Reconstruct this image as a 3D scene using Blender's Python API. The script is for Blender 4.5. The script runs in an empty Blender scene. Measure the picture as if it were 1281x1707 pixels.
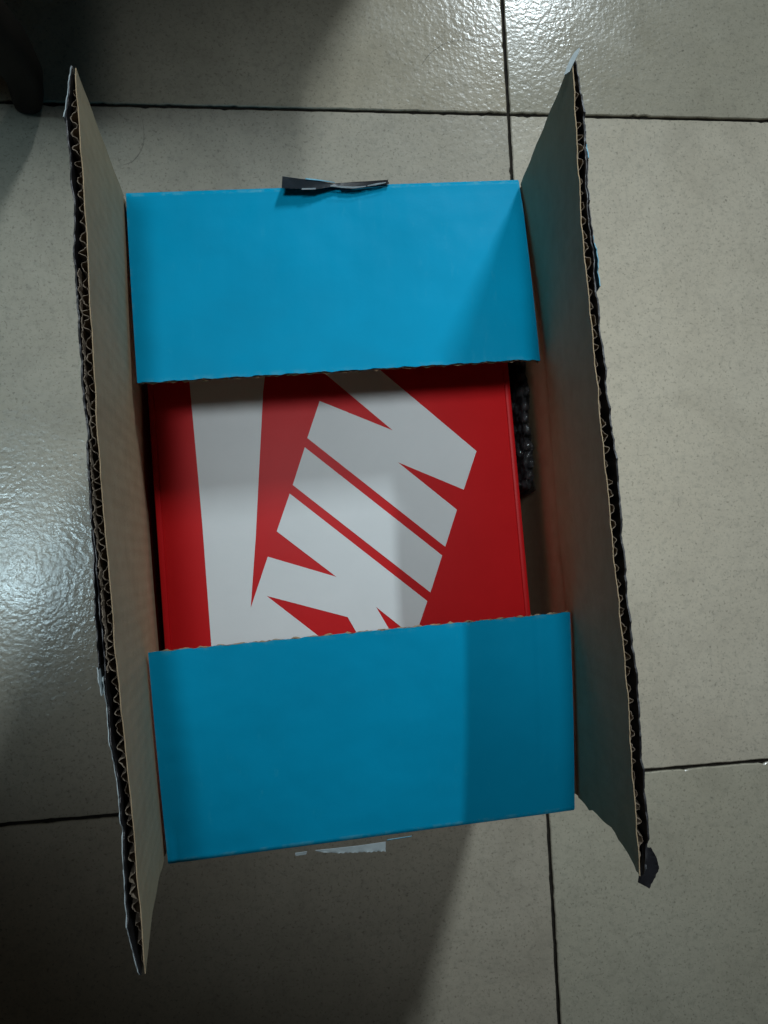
import bpy, math, random
import numpy as np
from mathutils import Vector
random.seed(7); rng = np.random.default_rng(7)
sc = bpy.context.scene
col = sc.collection
R = math.radians

# ---------------------------------------------------------------- camera
cam = bpy.data.cameras.new('camera'); cam_o = bpy.data.objects.new('camera', cam); col.objects.link(cam_o)
cam_o.location = (-0.21304, -0.39506, 0.66342)
cam_o.rotation_euler = (0.057556, -0.11925, -0.046097)
cam.sensor_fit = 'HORIZONTAL'; cam.sensor_width = 36; cam.lens = 36.008
cam.clip_start = 0.01; cam.clip_end = 60
sc.camera = cam_o

# ---------------------------------------------------------------- room light
w = bpy.data.worlds.new('World'); sc.world = w; w.use_nodes = True
bg = w.node_tree.nodes['Background']; bg.inputs[0].default_value = (1.0, 0.95, 0.82, 1); bg.inputs[1].default_value = 0.010
def area(name, loc, sx, sy, power, colr):
    l = bpy.data.lights.new(name, 'AREA'); l.shape = 'RECTANGLE'; l.size = sx; l.size_y = sy; l.energy = power; l.color = colr
    o = bpy.data.objects.new(name, l); col.objects.link(o); o.location = loc; return o
area('ceiling_tube_light', (0.98, 2.66, 2.6), 0.10, 1.1, 118, (0.82, 0.94, 1.0))
pl = area('ceiling_panel_light', (-1.36, -0.26, 2.6), 0.50, 0.32, 0.105, (0.62, 0.88, 1.0)); pl.data.spread = R(9)
pl.rotation_euler = (Vector((-0.50, -0.22, 0)) - Vector(pl.location)).to_track_quat('-Z', 'Y').to_euler()
sl = bpy.data.lights.new('box_fill_spot', 'SPOT'); sl.energy = 126; sl.color = (0.86, 0.95, 1.0); sl.spot_size = R(18.5); sl.spot_blend = 0.8; sl.shadow_soft_size = 0.27  # added fill spot, cone shaped to brighten the box and spare the lower floor
so = bpy.data.objects.new('box_fill_spot', sl); col.objects.link(so); so.location = (-0.36, 0.02, 2.6)
so.rotation_euler = (Vector((0.0, -0.29, 0)) - Vector(so.location)).to_track_quat('-Z', 'Y').to_euler()
sc.view_settings.view_transform = 'Standard'; sc.view_settings.look = 'None'; sc.view_settings.exposure = 0; sc.view_settings.gamma = 1

# ---------------------------------------------------------------- helpers
def tag(o, label=None, cat=None, group=None, kind=None):
    if label: o['label'] = label
    if cat: o['category'] = cat
    if group: o['group'] = group
    if kind: o['kind'] = kind
    return o
def empty(name, loc):
    o = bpy.data.objects.new(name, None); col.objects.link(o); o.location = loc; o.empty_display_size = 0.05; return o
def mesh_obj(name, v, f, mat, parent=None, smooth=True):
    me = bpy.data.meshes.new(name); me.from_pydata([tuple(map(float, p)) for p in v], [], f); me.update()
    import bmesh
    bm = bmesh.new(); bm.from_mesh(me); bmesh.ops.recalc_face_normals(bm, faces=bm.faces[:]); bm.to_mesh(me); bm.free()
    if smooth:
        for p in me.polygons: p.use_smooth = True
    me.materials.append(mat)
    o = bpy.data.objects.new(name, me); col.objects.link(o)
    if smooth:
        try: me.set_sharp_from_angle(angle=R(40))
        except Exception: pass
    if parent: put(o, parent)
    return o
def put(o, parent):
    o.parent = parent
    bpy.context.view_layer.update()
    o.matrix_parent_inverse = parent.matrix_world.inverted()
def thick(P, th, off=0.0):
    """closed thin sheet from a grid of points (nu,nv,3), th metres thick along the grid normal"""
    P = np.asarray(P, float); nu, nv = P.shape[:2]
    du = np.gradient(P, axis=0); dv = np.gradient(P, axis=1)
    n = np.cross(du, dv); n /= np.linalg.norm(n, axis=2, keepdims=True) + 1e-12
    A = P + n*off; B = A + n*th
    v = np.concatenate([A.reshape(-1, 3), B.reshape(-1, 3)]); N = nu*nv; f = []
    I = lambda i, j: i*nv + j
    for i in range(nu-1):
        for j in range(nv-1):
            a, b, c, d = I(i, j), I(i+1, j), I(i+1, j+1), I(i, j+1)
            f.append((a, b, c, d)); f.append((a+N, d+N, c+N, b+N))
    for i in range(nu-1):
        for j in (0, nv-1):
            a, b = I(i, j), I(i+1, j); f.append((a, b, b+N, a+N))
    for j in range(nv-1):
        for i in (0, nu-1):
            a, b = I(i, j), I(i, j+1); f.append((a, b, b+N, a+N))
    return v, f
def wob(x, s, seed):
    """smooth 1D wobble"""
    r = np.random.default_rng(seed); ph = r.uniform(0, 6.28, 6); fr = s*np.array([1, 1.7, 2.9, 5.1, 8.3, 13.1])
    return sum(np.sin(fr[k]*x + ph[k])/(1+k*.8) for k in range(6))/2.4
def rounded_box(name, c, size, yaw, rad, mat, parent=None, seg=3):
    import bmesh
    bm = bmesh.new(); bmesh.ops.create_cube(bm, size=1)
    for v in bm.verts: v.co = Vector((v.co.x*size[0], v.co.y*size[1], v.co.z*size[2]))
    bmesh.ops.bevel(bm, geom=bm.edges[:], offset=rad, segments=seg, affect='EDGES', profile=.5)
    me = bpy.data.meshes.new(name); bm.to_mesh(me); bm.free()
    for p in me.polygons: p.use_smooth = True
    try: me.set_sharp_from_angle(angle=R(35))
    except Exception: pass
    me.materials.append(mat)
    o = bpy.data.objects.new(name, me); col.objects.link(o); o.location = c; o.rotation_euler = (0, 0, yaw)
    if parent: put(o, parent)
    return o

# ---------------------------------------------------------------- materials
def new_mat(name):
    m = bpy.data.materials.new(name); m.use_nodes = True; nt = m.node_tree
    return m, nt, nt.nodes['Principled BSDF']
def nd(nt, t, **kw):
    n = nt.nodes.new(t)
    for k, v in kw.items():
        if k in n.inputs: n.inputs[k].default_value = v
        else: setattr(n, k, v)
    return n
def ramp(nt, fac, stops):
    r = nt.nodes.new('ShaderNodeValToRGB'); e = r.color_ramp.elements
    while len(e) < len(stops): e.new(0.5)
    for k, (p, c) in enumerate(stops):
        e[k].position = p; e[k].color = c if len(c) == 4 else (*c, 1)
    nt.links.new(fac, r.inputs[0]); return r.outputs[0]
def mix(nt, fac, a, b, mode='MIX'):
    m = nt.nodes.new('ShaderNodeMix'); m.data_type = 'RGBA'; m.blend_type = mode
    for sock, val in ((m.inputs[0], fac), (m.inputs[6], a), (m.inputs[7], b)):
        if hasattr(val, 'links') or hasattr(val, 'is_linked'): nt.links.new(val, sock)
        elif isinstance(val, (int, float)): sock.default_value = val
        else: sock.default_value = val if len(val) == 4 else (*val, 1)
    return m.outputs[2]
def noise(nt, vec, scale, detail=4, rough=.55, dist=0):
    n = nd(nt, 'ShaderNodeTexNoise', Scale=scale, Detail=detail, Roughness=rough, Distortion=dist); nt.links.new(vec, n.inputs['Vector']); return n.outputs['Fac']
def bump(nt, h, strength, dist, normal=None):
    b = nd(nt, 'ShaderNodeBump', Strength=strength, Distance=dist); nt.links.new(h, b.inputs['Height'])
    if normal: nt.links.new(normal, b.inputs['Normal'])
    return b.outputs[0]

def tile_material():
    m, nt, b = new_mat('glazed_tile')
    g = nd(nt, 'ShaderNodeNewGeometry'); oi = nd(nt, 'ShaderNodeObjectInfo')
    pos = g.outputs['Position']
    cloud = noise(nt, pos, 5, 5, .6); fine = noise(nt, pos, 160, 3, .7); fleck = noise(nt, pos, 420, 2, .6, .4); mot = noise(nt, pos, 38, 4, .65, .6)
    c = ramp(nt, cloud, [(.3, (.53, .475, .375)), (.7, (.58, .53, .43))])
    c = mix(nt, ramp(nt, mot, [(.42, (0, 0, 0)), (.72, (.5, .5, .5))]), c, (.47, .425, .345))
    c = mix(nt, ramp(nt, fine, [(.50, (0, 0, 0)), (.70, (.55, .55, .55))]), c, (.37, .345, .28))
    c = mix(nt, ramp(nt, fleck, [(.58, (0, 0, 0)), (.70, (.6, .6, .6))]), c, (.22, .20, .16))
    # sparse darker spots
    sp = noise(nt, pos, 95, 1, .4); c = mix(nt, ramp(nt, sp, [(.80, (0, 0, 0)), (.83, (.6, .6, .6))]), c, (.12, .11, .09))
    grime = noise(nt, pos, 9, 6, .7, .8); c = mix(nt, ramp(nt, grime, [(.5, (0, 0, 0)), (.75, (.35, .35, .35))]), c, (.30, .27, .21))
    c = mix(nt, 1.0, c, oi.outputs['Color'], 'MULTIPLY')
    nt.links.new(c, b.inputs['Base Color'])
    ro = ramp(nt, noise(nt, pos, 20, 4), [(.3, (.14,)*3), (.75, (.24,)*3)]); nt.links.new(ro, b.inputs['Roughness'])
    b.inputs['Specular IOR Level'].default_value = .32
    n1 = bump(nt, noise(nt, pos, 230, 2, .5), .27, .0009); n2 = bump(nt, noise(nt, pos, 60, 2), .12, .0012, n1)
    nt.links.new(n2, b.inputs['Normal'])
    return m
def paper_mat(name, c1, c2, rough=.8, scale=60, bscale=500, bstr=.2, rib=None, spec=.3):
    m, nt, b = new_mat(name)
    g = nd(nt, 'ShaderNodeNewGeometry'); pos = g.outputs['Position']
    f = noise(nt, pos, scale, 6, .65, .3)
    nt.links.new(ramp(nt, f, [(.3, c1), (.7, c2)]), b.inputs['Base Color'])
    b.inputs['Roughness'].default_value = rough; b.inputs['Specular IOR Level'].default_value = spec
    nrm = bump(nt, noise(nt, pos, bscale, 3), bstr, .0004)
    if rib:
        wv = nd(nt, 'ShaderNodeTexWave', Scale=rib[1], Distortion=.6); wv.bands_direction = rib[0]; nt.links.new(pos, wv.inputs['Vector'])
        nrm = bump(nt, wv.outputs['Fac'], rib[2], .0005, nrm)
    nt.links.new(nrm, b.inputs['Normal'])
    return m
def blue_mat():
    m, nt, b = new_mat('blue_print')
    g = nd(nt, 'ShaderNodeNewGeometry'); pos = g.outputs['Position']
    c = ramp(nt, noise(nt, pos, 14, 5), [(.3, (.002, .31, .535)), (.7, (.002, .355, .61))])
    # rubbed, paler scuffs
    mp = nd(nt, 'ShaderNodeMapping'); mp.inputs['Scale'].default_value = (1, .25, 1); nt.links.new(pos, mp.inputs[0])
    s = noise(nt, mp.outputs[0], 210, 5, .7); big = noise(nt, pos, 16, 2)
    k = nd(nt, 'ShaderNodeMath', operation='MULTIPLY')
    nt.links.new(ramp(nt, s, [(.60, (0, 0, 0)), (.74, (.55, .55, .55))]), k.inputs[0]); nt.links.new(ramp(nt, big, [(.48, (0, 0, 0)), (.66, (1, 1, 1))]), k.inputs[1])
    c = mix(nt, k.outputs[0], c, (.03, .40, .62))
    at = nd(nt, 'ShaderNodeAttribute', attribute_name='wear'); wk = nd(nt, 'ShaderNodeMath', operation='MULTIPLY')
    nt.links.new(at.outputs['Fac'], wk.inputs[0]); nt.links.new(ramp(nt, noise(nt, pos, 120, 5, .7), [(.48, (0, 0, 0)), (.66, (1, 1, 1))]), wk.inputs[1])
    c = mix(nt, wk.outputs[0], c, (.10, .42, .56))
    nt.links.new(c, b.inputs['Base Color'])
    nt.links.new(ramp(nt, noise(nt, pos, 30, 4), [(.3, (.36,)*3), (.7, (.5,)*3)]), b.inputs['Roughness']); b.inputs['Specular IOR Level'].default_value = .04
    wv = nd(nt, 'ShaderNodeTexWave', Scale=41, Distortion=.4); wv.bands_direction = 'X'; nt.links.new(pos, wv.inputs['Vector'])
    n1 = bump(nt, wv.outputs['Fac'], .035, .0005); n2 = bump(nt, noise(nt, pos, 350, 3), .12, .0004, n1); n3 = bump(nt, noise(nt, pos, 11, 3), .6, .006, n2)
    nt.links.new(n3, b.inputs['Normal']); return m
def plain(name, c, rough, spec=.5, n_scale=40, var=.15, bstr=.15):
    c1 = tuple(x*(1-var) for x in c); c2 = tuple(min(1, x*(1+var)) for x in c)
    return paper_mat(name, c1, c2, rough, n_scale, 400, bstr, None, spec)

M_tile = tile_material()
M_grout = plain('dark_grout', (.022, .019, .015), .95, .2, 120, .5, .8)
M_kraft = paper_mat('grey_kraft_liner', (.43, .32, .195), (.50, .38, .24), .85, 70, 600, .4, ('Y', 41, .14))
M_flute = paper_mat('fluting_paper', (.15, .115, .08), (.38, .31, .24), .9, 160, 500, .4)
M_blue = blue_mat()
M_black = plain('black_tape', (.016, .016, .019), .38, .5, 60, .4, .3)
M_grey = plain('dark_grey_tape', (.055, .065, .075), .35, .5, 60, .3, .3)
M_pale = plain('torn_pale_paper', (.50, .58, .60), .7, .3, 90, .12, .5)
M_paleblue = plain('torn_blue_paper', (.20, .48, .62), .6, .3, 120, .4, .5)
M_red = paper_mat('red_print', (.58, .0085, .011), (.63, .010, .013), .45, 25, 350, .10, ('Y', 30, .03), .18)
M_white = paper_mat('white_print', (.70, .735, .74), (.74, .775, .78), .45, 25, 350, .10, ('Y', 30, .03), .22)
M_wood = paper_mat('dark_wood', (.008, .006, .005), (.014, .011, .008), .6, 30, 200, .2, None, .15)
M_film, nt, b = new_mat('clear_bubble_film')
b.inputs['Base Color'].default_value = (.06, .06, .065, 1); b.inputs['Roughness'].default_value = .13; b.inputs['Specular IOR Level'].default_value = 1.0; b.inputs['Alpha'].default_value = .5
b.inputs['Coat Weight'].default_value = 1; b.inputs['Coat Roughness'].default_value = .03
g = nd(nt, 'ShaderNodeNewGeometry'); nt.links.new(bump(nt, noise(nt, g.outputs['Position'], 300, 3), 1.0, .002), b.inputs['Normal'])

# ---------------------------------------------------------------- the tiled floor
T = 0.6; G = 0.0031
floor = mesh_obj('floor', [(-2.4, -2.4, -.0025), (1.8, -2.4, -.0025), (1.8, 1.8, -.0025), (-2.4, 1.8, -.0025)], [(0, 1, 2, 3)], M_grout, smooth=False)
tag(floor, 'dark grout bed under pale glazed floor tiles', None, None, 'structure')
def tile_mesh(seed, n):
    r = np.random.default_rng(seed); pts = []
    h = (T-G)/2
    for k in range(4):
        t = np.linspace(-h, h, n+1)[:-1]
        e = h + .00035*wob(t*60, 3, seed*10+k) - .0013*(r.random(n) > .90)*r.random(n)
        for a, d in zip(t, e):
            d = min(d, h+.0006); x, y = [(a, -d), (d, a), (-a, d), (-d, -a)][k]; pts.append((x, y))
    N = len(pts); P = np.array(pts)
    v = [(x, y, -.008) for x, y in P] + [(x, y, -.0007) for x, y in P] + [(x*.9972, y*.9972, 0) for x, y in P]
    f = []
    for a in range(N):
        c = (a+1) % N; f += [(a, c, c+N, a+N), (a+N, c+N, c+2*N, a+2*N)]
    f.append(tuple(range(2*N, 3*N)))
    return v, f
protos = []
for s in range(3):
    v, f = tile_mesh(s+1, 150 if s < 2 else 10)
    me = bpy.data.meshes.new('tile'); me.from_pydata(v, [], f); me.update(); me.materials.append(M_tile); protos.append(me)
tint = {(-1, 0): (.86, .84, .79), (0, 0): (.78, .795, .77), (-1, -1): (.86, .86, .86), (0, -1): (1.04, 1.04, 1.03), (-1, -2): (.88, .87, .86), (0, -2): (.90, .925, .90)}  # left tiles toned down, weaker light there is put into their colour
for i in range(-3, 3):
    for j in range(-4, 2):
        near = (i, j) in tint
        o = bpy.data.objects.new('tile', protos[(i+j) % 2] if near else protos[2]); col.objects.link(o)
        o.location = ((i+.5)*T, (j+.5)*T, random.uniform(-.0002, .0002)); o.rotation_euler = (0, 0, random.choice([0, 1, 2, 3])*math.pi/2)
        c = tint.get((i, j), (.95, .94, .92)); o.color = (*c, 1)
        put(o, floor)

# ---------------------------------------------------------------- the shipping carton
H = .200; ZT = .318
box = empty('cardboard_box', (-.175, -.364, 0))
tag(box, 'open corrugated shipping carton with blue short flaps folded in and long flaps standing', 'cardboard box')
def smooth_curve(pts, n):
    pts = np.array(pts, float); d = np.r_[0, np.cumsum(np.linalg.norm(np.diff(pts, axis=0), axis=1))]; d /= d[-1]
    t = np.linspace(0, 1, n); q = np.stack([np.interp(t, d, pts[:, k]) for k in range(pts.shape[1])], 1)
    k = max(3, n//10) | 1; pad = k//2
    ext = np.concatenate([2*q[0]-q[pad:0:-1], q, 2*q[-1]-q[-2:-pad-2:-1]])
    return np.stack([np.convolve(ext[:, a], np.ones(k)/k, 'valid') for a in range(q.shape[1])], 1)
LH = [(-.3045, -.1745, H), (-.3030, -.250, H), (-.3012, -.332, H), (-.2996, -.3815, H), (-.2965, -.47, H), (-.2925, -.5655, H)]
LT = [(-.3006, -.1725, ZT), (-.2975, -.236, ZT), (-.2949, -.3228, ZT), (-.2923, -.3898, ZT), (-.289, -.4443, ZT), (-.2845, -.5023, ZT), (-.2821, -.5655, ZT)]
RH = [(-.0586, -.1650, H), (-.0525, -.230, H), (-.0481, -.2941, H), (-.047, -.3737, H), (-.0445, -.4299, H), (-.0440, -.5510, H)]
RT = [(-.0685, -.1610, ZT), (-.0694, -.2256, ZT), (-.0683, -.2754, ZT), (-.0645, -.3611, ZT), (-.0625, -.4185, ZT), (-.0601, -.4708, ZT), (-.0593, -.5500, ZT)]

def upright(hinge, top, nu, vs, side, bend=.0004):
    """grid of an upright flap; side = +1 outer face looks to +x"""
    h = smooth_curve(hinge, nu); t = smooth_curve(top, nu); vs = np.asarray(vs)
    P = h[:, None, :]*(1-vs)[None, :, None] + t[:, None, :]*vs[None, :, None]
    P[:, :, 0] += side*bend*np.sin(np.pi*np.clip(vs, 0, 1))[None, :]
    return P
def flap_side(name, hinge, top, side, label, seed, th, pitch, end_cut):
    nu, nv = 260, 15
    P = upright(hinge, top, nu, np.linspace(0, 1, nv), side)
    u = np.linspace(0, 1, nu); v = np.linspace(0, 1, nv)
    L = np.linalg.norm(P[-1, -1]-P[0, -1])
    def shape(P, uu, vv, rag, sd):
        P = P.copy()
        P[:, :, 2] += (vv**3)[None, :]*(rag*wob(uu*40, 2.5, sd))[:, None]
        # slow warp of the board
        P[:, :, 0] += (.0010*wob(uu*6, 1, sd+3))[:, None]*vv[None, :]
        w0 = np.clip(1-uu/.12, 0, 1)[:, None]; w1 = np.clip((uu-.86)/.14, 0, 1)[:, None]
        P[:, :, 1] += w0*end_cut[0](vv)[None, :] + w1*end_cut[1](vv)[None, :]
        return P
    Pi = shape(P, u, v, .0009, seed)
    if side < 0: Pi_ = Pi[:, ::-1]
    else: Pi_ = Pi
    flap = mesh_obj(name, *thick(Pi, .0004), M_kraft, box)
    tag(flap, label)
    # outward normal
    du = np.gradient(Pi, axis=0); dv = np.gradient(Pi, axis=1); n = np.cross(du, dv); n /= np.linalg.norm(n, axis=2, keepdims=True)
    if (n[..., 0].mean() > 0) != (side > 0): n = -n
    # wavy medium between the liners, open at the free edge
    ns = int(L/pitch*12); us = np.linspace(0, 1, ns)
    jit = us*L/pitch*2*np.pi + 1.7*wob(us*50, 2, seed+5)
    sw = np.sin(jit); sw = np.sign(sw)*np.abs(sw)**.7*(.72+.28*wob(us*33, 2, seed+15))
    tt = th*(1 + .18*wob(us*14, 2, seed+8))*(.22 + .78*np.clip(np.minimum(us, 1-us)/.05, 0, 1)**.7)
    wave = (.0005 + np.maximum(tt-.0010, .0001)*(.5+.5*sw))
    jv = np.array([8, 10, 12, 14])
    F = np.zeros((ns, len(jv), 3))
    for a, j in enumerate(jv):
        for k in range(3):
            F[:, a, k] = np.interp(us, u, Pi[:, j, k]) + wave*np.interp(us, u, n[:, j, k])
    F[:, -1, 2] += -.0036 + .0028*wob(us*26, 2, seed+6) + .0012*wob(us*120, 3, seed+7)
    mesh_obj('fluting', *thick(F, .00027), M_flute, flap)
    # outer liner
    O = shape(P, u, v, .0014, seed+11) + n*np.interp(u, us, tt)[:, None, None]
    outer = mesh_obj('outer_liner', *thick(O, .0004), M_black, flap)
    return flap, outer, O, n
def torn_layer(O, n, i0, i1, parent, seed):
    m = (i1-i0)*3; us = np.linspace(i0, i1-1, m); P = np.zeros((m, 3, 3))
    for a, j in enumerate((9, 12, 14)):
        for k in range(3):
            P[:, a, k] = np.interp(us, np.arange(len(O)), O[:, j, k]) - np.interp(us, np.arange(len(O)), n[:, j, k])*(.0008 + .0006*wob(us*1.3, 1.1, seed+a))
    P[:, -1, 2] += -.001 + .0011*wob(us*.9, 1.4, seed+9)
    return mesh_obj('torn_paper_layer', *thick(P, .0003), M_flute, parent)
cutL = (lambda v: .001*np.sin(np.pi*v) + .0004*np.sin(19*v), lambda v: .0035*np.sin(np.pi*v)-.0008*np.sin(17*v)-.004*(v**6))
cutR = (lambda v: .0015*np.sin(np.pi*v) + .0005*np.sin(23*v), lambda v: .0065*np.sin(np.pi*v**1.6) + .0008*np.sin(23*v) + .0005*np.sin(51*v) + .0014*np.clip((v-.9)/.1, 0, 1))
fl_l, ol_l, OL, nL = flap_side('flap', LH, LT, -1, 'upright flap with torn corrugated edge, lit inner face', 21, .0049, .0068, cutL)
fl_r, ol_r, OR, nR = flap_side('flap', RH, RT, 1, 'upright flap in shade with torn lower corner', 43, .0043, .0070, cutR)

torn_layer(OL, nL, 60, 178, fl_l, 5)
# walls below the hinges
def wall_side(hinge, side):
    nu = 60; h = smooth_curve(hinge, nu); vs = np.linspace(0, 1, 12); u = np.linspace(0, 1, nu)
    P = np.repeat(h[:, None, :], 12, 1); P[:, :, 2] = H - .0008 - vs[None, :]*(H-.0018)
    P[:, :, 0] += side*(.0075*np.sin(np.pi*u)[:, None]*np.sin(np.pi*vs*.9)[None, :] + .0009*np.exp(-(vs/.05)**2)[None, :])
    n = np.cross(np.gradient(P, axis=0), np.gradient(P, axis=1)); flip = (n[..., 0].mean() > 0) != (side > 0)
    v, f = thick(P, -.0045 if flip else .0045)
    mesh_obj('wall', v, f, M_kraft, box)
wall_side(LH, -1); wall_side(RH, 1)
def wall_end(a, b, sgn):
    nu = 40; t = np.linspace(0, 1, nu); vs = np.linspace(0, 1, 8)
    P = np.zeros((nu, 8, 3)); P[:, :, 0] = (a[0]+(b[0]-a[0])*t)[:, None]; P[:, :, 1] = (a[1]+(b[1]-a[1])*t)[:, None] + sgn*.003*np.sin(np.pi*t)[:, None]*np.sin(np.pi*vs)[None, :]
    P[:, :, 2] = .1945-vs[None, :]*.1935
    n = np.cross(np.gradient(P, axis=0), np.gradient(P, axis=1)); flip = (n[..., 1].mean() > 0) != (sgn > 0)
    mesh_obj('wall', *thick(P, -.0045 if flip else .0045), M_blue, box)
wall_end((-.3025, -.1770), (-.0605, -.1655), 1); wall_end((-.2905, -.5625), (-.0470, -.5530), -1)
base = mesh_obj('base', *thick(np.array([[(-.300, -.18, .0012), (-.290, -.56, .0012)], [(-.061, -.168, .0012), (-.048, -.55, .0012)]]), .004), M_kraft, box, smooth=False)

# blue end flaps, folded in over the shoe box
def flap_end(h0, h1, f0, f1, label, seed, curl, groove, sag):
    """h0,h1 hinge ends, f0,f1 free-edge ends; outer (blue) face is up"""
    h0, h1, f0, f1 = map(np.array, (h0, h1, f0, f1)); nu, nv = 150, 40
    u = np.linspace(0, 1, nu); v = np.linspace(0, 1, nv)
    P = ((h0[None]*(1-u)[:, None]+h1[None]*u[:, None])[:, None]*(1-v)[None, :, None] + (f0[None]*(1-u)[:, None]+f1[None]*u[:, None])[:, None]*v[None, :, None])
    P[:, :, 2] += sag*np.sin(np.pi*v)[None, :] + .0008*wob(u*5, 1, seed)[:, None]*v[None, :] + curl(u[:, None], v[None, :]) + groove(u[:, None], v[None, :])
    # rolled hinge
    outw = (h0-f0+h1-f1)/2; outw[2] = 0; outw /= np.linalg.norm(outw)
    r = .0042; arcs = []
    for a in np.linspace(R(80), 0, 7)[:-1]:
        q = P[:, 0].copy(); q += outw*r*math.sin(a); q[:, 2] -= r*(1-math.cos(a)); arcs.append(q)
    Q = np.concatenate([np.stack(arcs, 1), P], 1)
    e = (.0006*wob(u*30, 3, seed+2))[:, None]; dirv = (f0-h0)/np.linalg.norm(f0-h0)
    Q[:, -1] += e*dirv
    n = np.cross(np.gradient(Q, axis=0), np.gradient(Q, axis=1)); s = 1 if n[..., 2].mean() < 0 else -1   # s*n points down
    flap = mesh_obj('flap', *thick(Q, s*.0004), M_blue, box); tag(flap, label)
    wear = np.zeros(Q.shape[:2]); nh = Q.shape[1]-nv
    wear[:, nh-3:nh] = .75; wear[:, -1] = .6; wear[0, :] = .5; wear[-1, :] = .5
    at = flap.data.attributes.new('wear', 'FLOAT', 'POINT'); at.data.foreach_set('value', np.tile(wear.ravel(), 2).astype(np.float32))
    th = .0036; L = np.linalg.norm(h1-h0); pitch = .0065
    ns = int(L/pitch*10); us = np.linspace(0.002, .998, ns); wave = -.0006-(th-.001)*(.5+.5*np.sin(us*L/pitch*6.283+.7*wob(us*40, 2, seed+4)))
    jv = np.arange(14, nv, 4); jv = np.r_[jv, nv-1]
    F = np.zeros((ns, len(jv), 3))
    for a, j in enumerate(jv):
        for k in range(3): F[:, a, k] = np.interp(us, u, P[:, j, k])
        F[:, a, 2] += wave
    F[:, -1] += dirv*(.0004*wob(us*70, 3, seed+5))[:, None]
    mesh_obj('fluting', *thick(F, .00035), M_flute, flap)
    I = P[:, 4:].copy(); I[:, :, 2] -= th; I[:, -1] += dirv*(.0011*wob(u*50, 3, seed+7))[:, None]
    mesh_obj('inner_liner', *thick(I, s*.0004), M_kraft, flap)
    return flap
up = flap_end((-.3030, -.1765, .2005), (-.0600, -.1650, .2005), (-.2974, -.2914, .2125), (-.0545, -.2808, .2125), 'blue flap folded inward, right corner curling down', 61,
    lambda u, v: -.0075*np.clip((u-.93)/.07, 0, 1)**2*np.clip((v-.15)/.85, 0, 1), lambda u, v: -.0004*np.exp(-((v-.035)/.012)**2) + 0*u, .0012)
lo = flap_end((-.2905, -.5650, .2005), (-.0470, -.5552, .2005), (-.2950, -.4453, .2165), (-.0485, -.4362, .2165), 'blue flap folded inward with a faint crease near one side', 83,
    lambda u, v: -.0012*np.clip((u-.91)/.09, 0, 1)*(.3+.7*v), lambda u, v: -.00055*np.exp(-((u-.915)/.004)**2)*np.clip((v-.15)*4, 0, 1) - .0006*np.exp(-((u-.022)/.004)**2)*np.clip((.17-v)*10, 0, 1), .0016)

# ---- tape and torn paper still stuck to the carton
def ribbon(name, A, B, mat, parent, n=40, th=.0003, jag=0, seed=1):
    a = smooth_curve(A, n); b_ = smooth_curve(B, n); vs = np.linspace(0, 1, 5)
    P = a[:, None]*(1-vs)[None, :, None] + b_[:, None]*vs[None, :, None]
    if jag: P[:, -1, 2] += jag*wob(np.linspace(0, 1, n)*30, 3, seed)
    return mesh_obj(name, *thick(P, th), mat, parent)
near = [(-.2104, -.1738, .2090), (-.1997, -.1744, .2085), (-.1888, -.1733, .2072), (-.1776, -.1706, .2048), (-.1665, -.1712, .2046), (-.1552, -.1692, .2040), (-.1443, -.1668, .2028)]
far = [(-.2098, -.1690, .2140), (-.1978, -.1698, .2125), (-.1887, -.1688, .2090), (-.1775, -.1682, .2040), (-.1661, -.1672, .2030), (-.1548, -.1664, .2022), (-.1442, -.1655, .2018)]
tp = ribbon('torn_tape', far[:5], [(x, y + (.0006 if k % 2 else 0), z) for k, (x, y, z) in enumerate(near[:5])], M_grey, box, 50, .0003, .0007, 31)
ribbon('tape_end', [(-.1745, -.1676, .2040), (-.166, -.1670, .2034), (-.155, -.1664, .2026), (-.1442, -.1655, .2020)], [(-.1745, -.1712, .2050), (-.166, -.1714, .2050), (-.155, -.1692, .2042), (-.1442, -.1672, .2030)], M_black, tp, 40, .0003, .0006, 33); tag(tp, 'dark tape curling up off the folded edge')
low = [(x, y+.004, .196) for x, y, z in far]
ribbon('tape_backing', [(x, y+.003, .1985) for x, y, z in far], [(x, y-.0005, z-.0006) for x, y, z in far], M_black, tp)
ribbon('white_core', [(-.1810, -.1712, .2068), (-.173, -.1719, .2064), (-.1665, -.1721, .2063), (-.1590, -.1706, .2058)], [(-.1810, -.1708, .2072), (-.173, -.1711, .2070), (-.1665, -.1714, .2069), (-.1590, -.1703, .2060)], M_pale, tp, 24)
ribbon('white_core', [(-.1580, -.1704, .2058), (-.152, -.1692, .2055), (-.1465, -.1675, .2046)], [(-.1580, -.1700, .2062), (-.152, -.1685, .2060), (-.1465, -.1672, .2048)], M_pale, tp, 20)
ribbon('white_core', [(-.1985, -.1746, .2090), (-.190, -.1737, .2079)], [(-.1985, -.1739, .2094), (-.190, -.1731, .2084)], M_pale, tp, 10)
ribbon('white_core', [(-.1960, -.1692, .2128), (-.187, -.1682, .2090), (-.178, -.1677, .2050)], [(-.1960, -.1700, .2129), (-.187, -.1690, .2093), (-.178, -.1680, .2052)], M_paleblue, tp, 20)
lb = ribbon('torn_label', [(-.2060, -.5692, .1972), (-.1939, -.5690, .1972), (-.1796, -.5686, .1975), (-.1641, -.5677, .1978)], [(-.2050, -.5702, .1965), (-.1939, -.5722, .1962), (-.1796, -.5730, .1962), (-.1643, -.5738, .1962)], M_pale, box, 30, .0003, .0012, 5)
ribbon('paper_scrap', [(-.2180, -.5697, .1970), (-.2110, -.5694, .1970)], [(-.2178, -.5716, .1962), (-.2115, -.5714, .1962)], M_pale, lb, 8)
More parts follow.
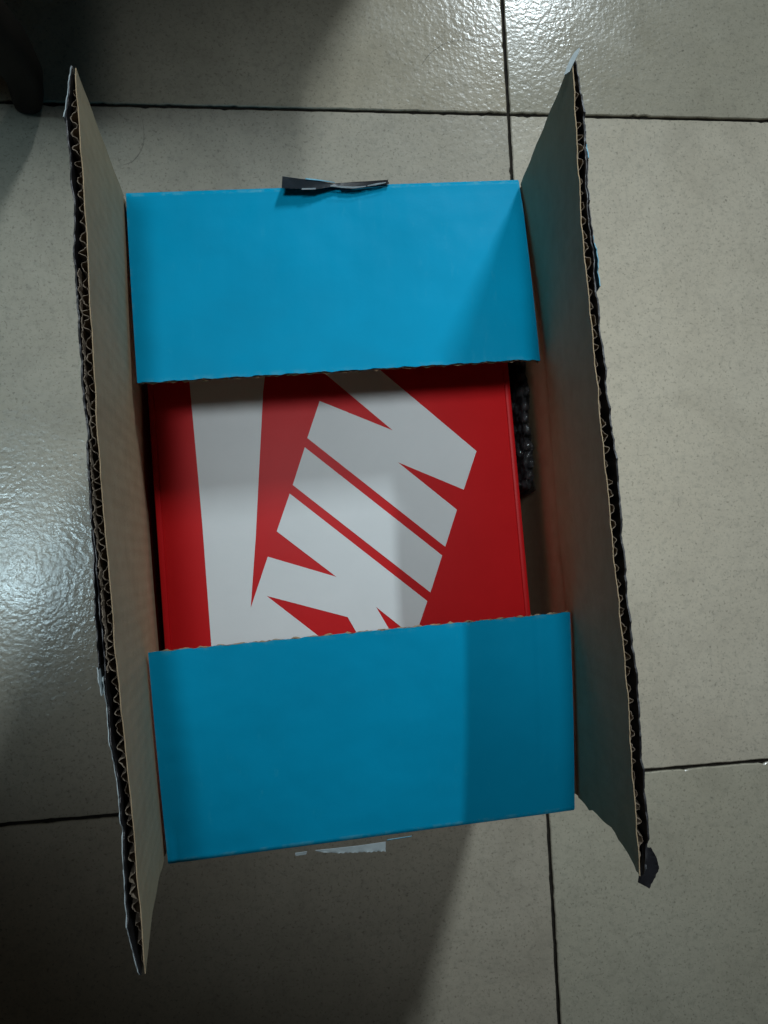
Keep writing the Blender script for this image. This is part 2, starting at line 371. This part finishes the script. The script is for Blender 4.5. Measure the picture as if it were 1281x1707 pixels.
ribbon('paper_scrap', [(-.1632, -.5668, .1975), (-.1483, -.5657, .1980)], [(-.1632, -.5676, .1965), (-.1490, -.5666, .1968)], M_paleblue, lb, 12)

def outer_strip(name, O, n, i0, i1, rows, off, mat, parent, rise, seed, th=.0004):
    P = O[i0:i1, rows].copy() + n[i0:i1, rows]*np.linspace(off[0], off[1], i1-i0)[:, None, None]
    u = np.linspace(0, 1, i1-i0)
    P[:, -1, 2] += rise[0]+(rise[1]-rise[0])*u + .0004*wob(u*22, 3, seed)
    return mesh_obj(name, *thick(P, th), mat, parent)
NR = slice(6, 15)
# left: pale tape along the lower half, a white scrap and black tape above it
outer_strip('packing_tape', OL, nL, 178, 260, NR, (.0012, .0006), M_pale, fl_l, (-.0015, -.0005), 3)
outer_strip('packing_tape', OL, nL, 136, 176, NR, (.0008, .0024), M_black, fl_l, (-.001, .001), 9)
outer_strip('packing_tape', OL, nL, 2, 134, NR, (.0006, .0006), M_black, fl_l, (-.0015, -.001), 13)
outer_strip('paper_scrap', OL, nL, 175, 184, NR, (.0030, .0018), M_pale, fl_l, (.001, .001), 4)
outer_strip('paper_scrap', OL, nL, 0, 16, NR, (.0004, .0012), M_pale, fl_l, (.0, -.001), 6)
# right: black tape along all of it, torn pale corner, blue scrap
outer_strip('packing_tape', OR, nR, 4, 62, NR, (.0006, .0010), M_black, fl_r, (-.001, .0005), 15)
outer_strip('packing_tape', OR, nR, 73, 258, NR, (.0007, .0009), M_black, fl_r, (-.001, -.001), 17)
outer_strip('paper_scrap', OR, nR, 58, 76, NR, (.0016, .0022), M_paleblue, fl_r, (-.001, .0006), 19)
outer_strip('paper_scrap', OR, nR, 28, 34, NR, (.0014, .0014), M_paleblue, fl_r, (-.001, 0), 23)
ribbon('paper_scrap', [(-.0735, -.1690, .3175), (-.0715, -.1640, .3190), (-.0690, -.1595, .3200), (-.0665, -.1572, .3205)], [(-.0710, -.1680, .3190), (-.0690, -.1640, .3205), (-.0672, -.1605, .3215), (-.0661, -.1574, .3212)], M_pale, fl_r, 16)
ribbon('packing_tape', [(-.0560, -.5375, .3135), (-.0575, -.5440, .3150), (-.0600, -.5490, .3165), (-.0605, -.5525, .3160)], [(-.0525, -.5380, .3150), (-.0498, -.5430, .3140), (-.0482, -.5490, .3125), (-.0545, -.5565, .3140)], M_black, fl_r, 24, .0004, .0008, 7)

# ---------------------------------------------------------------- the shoe box inside
ZL = .155; yaw = .0365
sb = empty('shoe_box', (-.178, -.366, .006))
tag(sb, 'red shoe box with large white lettering lying inside the open carton', 'shoe box')
cxl, cyl = -.1778, -.366; LW, LL = .2418, .352
lid = rounded_box('lid', (cxl, cyl, ZL-.0225), (LW, LL, .045), yaw, .0024, M_red, sb)
for sx in (-1, 1):
    ox = sx*(LW/2-.0019); rounded_box('folded_edge', (cxl+ox*math.cos(yaw), cyl+ox*math.sin(yaw), ZL-.0005), (.0040, LL-.004, .0030), yaw, .0011, M_red, lid, 2)
rounded_box('body', (cxl, cyl, .0755), (LW-.005, LL-.005, .138), yaw, .0015, M_red, sb)
A = [(-0.2764, -0.2479), (-0.2213, -0.2485), (-0.2263, -0.2775), (-0.2276, -0.2857), (-0.2297, -0.3103), (-0.2324, -0.3409), (-0.2359, -0.3813), (-0.2408, -0.4272), (-0.2286, -0.3946), (-0.1843, -0.41), (-0.2222, -0.3783), (-0.2128, -0.3538), (-0.1245, -0.429), (-0.1323, -0.4484), (-0.1356, -0.4523), (-0.1439, -0.4443), (-0.159, -0.4311), (-0.1509, -0.4464), (-0.1477, -0.4547), (-0.1696, -0.4534), (-0.1738, -0.445), (-0.1781, -0.4367), (-0.2304, -0.42), (-0.1988, -0.447), (-0.1715, -0.4714), (-0.266, -0.4654), (-0.2667, -0.4496), (-0.2697, -0.3739), (-0.2715, -0.3396), (-0.2749, -0.2797)]
B = [(-0.2017, -0.3234), (-0.1129, -0.3991), (-0.1221, -0.4234), (-0.2106, -0.3482)]
Cc = [(-0.1906, -0.2927), (-0.1424, -0.3137), (-0.1842, -0.2762), (-0.2034, -0.2592), (-0.1741, -0.2491), (-0.1501, -0.2715), (-0.0856, -0.3294), (-0.0958, -0.3554), (-0.14, -0.3353), (-0.1012, -0.3688), (-0.1105, -0.3934), (-0.1998, -0.3173)]
for nm, poly in (('printed_letter', A), ('printed_letter', B), ('printed_letter', Cc)):
    n = len(poly)
    o = mesh_obj(nm, [(x, y, ZL+.0002) for x, y in poly], [tuple(range(n))], M_white, lid, smooth=False)
    tag(o, 'white printed lettering on the red lid')

# ---------------------------------------------------------------- bubble wrap down the gap
bw = empty('bubble_wrap', (-.049, -.31, .004))
tag(bw, 'strip of clear bubble wrap stuffed beside the red shoe box', 'bubble wrap')
def wrap_sheet(xo, seed, ztop):
    nu, nv = 60, 14; y = np.linspace(-.235, -.358, nu); P = np.zeros((nu, nv, 3)); vs = np.linspace(0, 1, nv)
    for j, vv in enumerate(vs):
        P[:, j, 1] = y + .002*wob(y*60, 1, seed+j)
        P[:, j, 0] = xo + .0016*wob(y*70 + vv*3, 1.3, seed) + .0012*math.sin(vv*9) - .0045*(y+.3)/.06*.3
        P[:, j, 2] = .004 + vv*(ztop-.004) + (vv**4)*.004*wob(y*120, 1, seed+50)
    return mesh_obj('film', *thick(P, .00012), M_film, bw), P
f1, P1 = wrap_sheet(-.0520, 3, .153); f2, P2 = wrap_sheet(-.0460, 9, .150)
import bmesh
bm = bmesh.new(); bmesh.ops.create_uvsphere(bm, u_segments=10, v_segments=6, radius=.0041)
for v in bm.verts: v.co.x *= .62
bub = bpy.data.meshes.new('bubble'); bm.to_mesh(bub); bm.free(); bub.materials.append(M_film)
for p in bub.polygons: p.use_smooth = True
for P, sd in ((P1, 1), (P2, -1)):
    for r in range(4):
        for k in range(12):
            i = min(59, int((k+.5*(r % 2)+.25)/12.5*60)); q = P[i, -1].copy(); q[2] -= .002+.0075*r; q[0] += sd*.0018; 
            o = bpy.data.objects.new('bubble', bub); col.objects.link(o); o.location = q + rng.normal(0, .0006, 3); o.rotation_euler = rng.normal(0, .3, 3); put(o, f1 if sd > 0 else f2)

# ---------------------------------------------------------------- dark stool whose leg enters the corner of the view
st = empty('wooden_stool', (-.58, .17, 0))
tag(st, 'dark wooden stool, one tapered leg standing on the floor tiles', 'stool')
def leg(cx, cy, sx, sy):
    rings = [(0, -.0115, .0, .0105), (.003, -.0112, .0, .0120), (.012, -.009, 0, .0132), (.04, -.0025, 0, .0145), (.08, -.004, .001, .0175), (.14, -.016, .003, .0200), (.28, -.036, .006, .0215), (.44, -.050, .008, .022)]
    v = []; f = []; n = 24
    for z, dx, dy, r in rings:
        for k in range(n):
            a = 2*math.pi*k/n; ca, sa = math.cos(a), math.sin(a)
            q = .8   # softly squared section
            v.append((cx+sx*dx*1.0 + r*math.copysign(abs(ca)**q, ca), cy+sy*dy + r*math.copysign(abs(sa)**q, sa), z))
    for i in range(len(rings)-1):
        for k in range(n):
            a = i*n+k; b_ = i*n+(k+1) % n; f.append((a, b_, b_+n, a+n))
    f.append(tuple(range(n))[::-1]); f.append(tuple(range((len(rings)-1)*n, len(rings)*n)))
    return mesh_obj('leg', v, f, M_wood, st)
leg(-.408, .000, 1, -1); leg(-.748, .000, -1, -1); leg(-.408, .34, 1, 1); leg(-.748, .34, -1, 1)
rounded_box('seat', (-.578, .17, .455), (.39, .39, .03), 0, .008, M_wood, st)
for y in (0, .34): rounded_box('stretcher', (-.578, y, .30), (.30, .022, .03), 0, .003, M_wood, st)

# unseen cabinet-like block, added past the top of the view to shadow the upper tiles
cb = empty('shadow_block', (-.21, .44, 0))
tag(cb, 'unseen low cabinet shape, added beyond the stool leg to shade the tiles', 'cabinet')
rounded_box('body', (-.205, .44, .145), (.28, .38, .28), 0, .003, M_wood, cb)
rounded_box('top', (-.205, .44, .2935), (.29, .395, .016), 0, .004, M_wood, cb)
for x in (-.277, -.143):
    d = rounded_box('door', (x, .2445, .145), (.126, .014, .25), 0, .003, M_wood, cb)
    rounded_box('knob', (x+(.045 if x < -.2 else -.045), .232, .13), (.014, .014, .014), 0, .005, M_grey, d)

# stray hairs lying on the tiles
def hair(pts, label):
    c = smooth_curve(pts, 40); v = []; f = []; rr = .00009
    for i, q in enumerate(c):
        t = c[min(i+1, 39)]-c[max(i-1, 0)]; t /= np.linalg.norm(t); nn = np.array([-t[1], t[0], 0])
        for k in range(5):
            a = 2*math.pi*k/5; v.append(q + nn*rr*math.cos(a) + np.array([0, 0, rr*math.sin(a)+rr]))
    for i in range(39):
        for k in range(5):
            a = i*5+k; b_ = i*5+(k+1) % 5; f.append((a, b_, b_+5, a+5))
    tag(mesh_obj('hair', v, f, M_grey), label, 'hair', 'hairs on the floor')
hair([(-.0790, .044, .0002), (-.0718, .0544, .0003), (-.0574, .065, .0003), (-.0404, .0696, .0003), (-.0236, .0685, .0003), (-.0110, .0622, .0003)], 'thin arched hair lying on the tile above the grout cross')
hair([(-.3261, -.0133, .0003), (-.3252, -.024, .0003), (-.3257, -.0346, .0003), (-.3300, -.044, .0003), (-.3360, -.0510, .0003), (-.3437, -.0535, .0003)], 'thin hooked hair lying on the tile beside the pale upright flap')
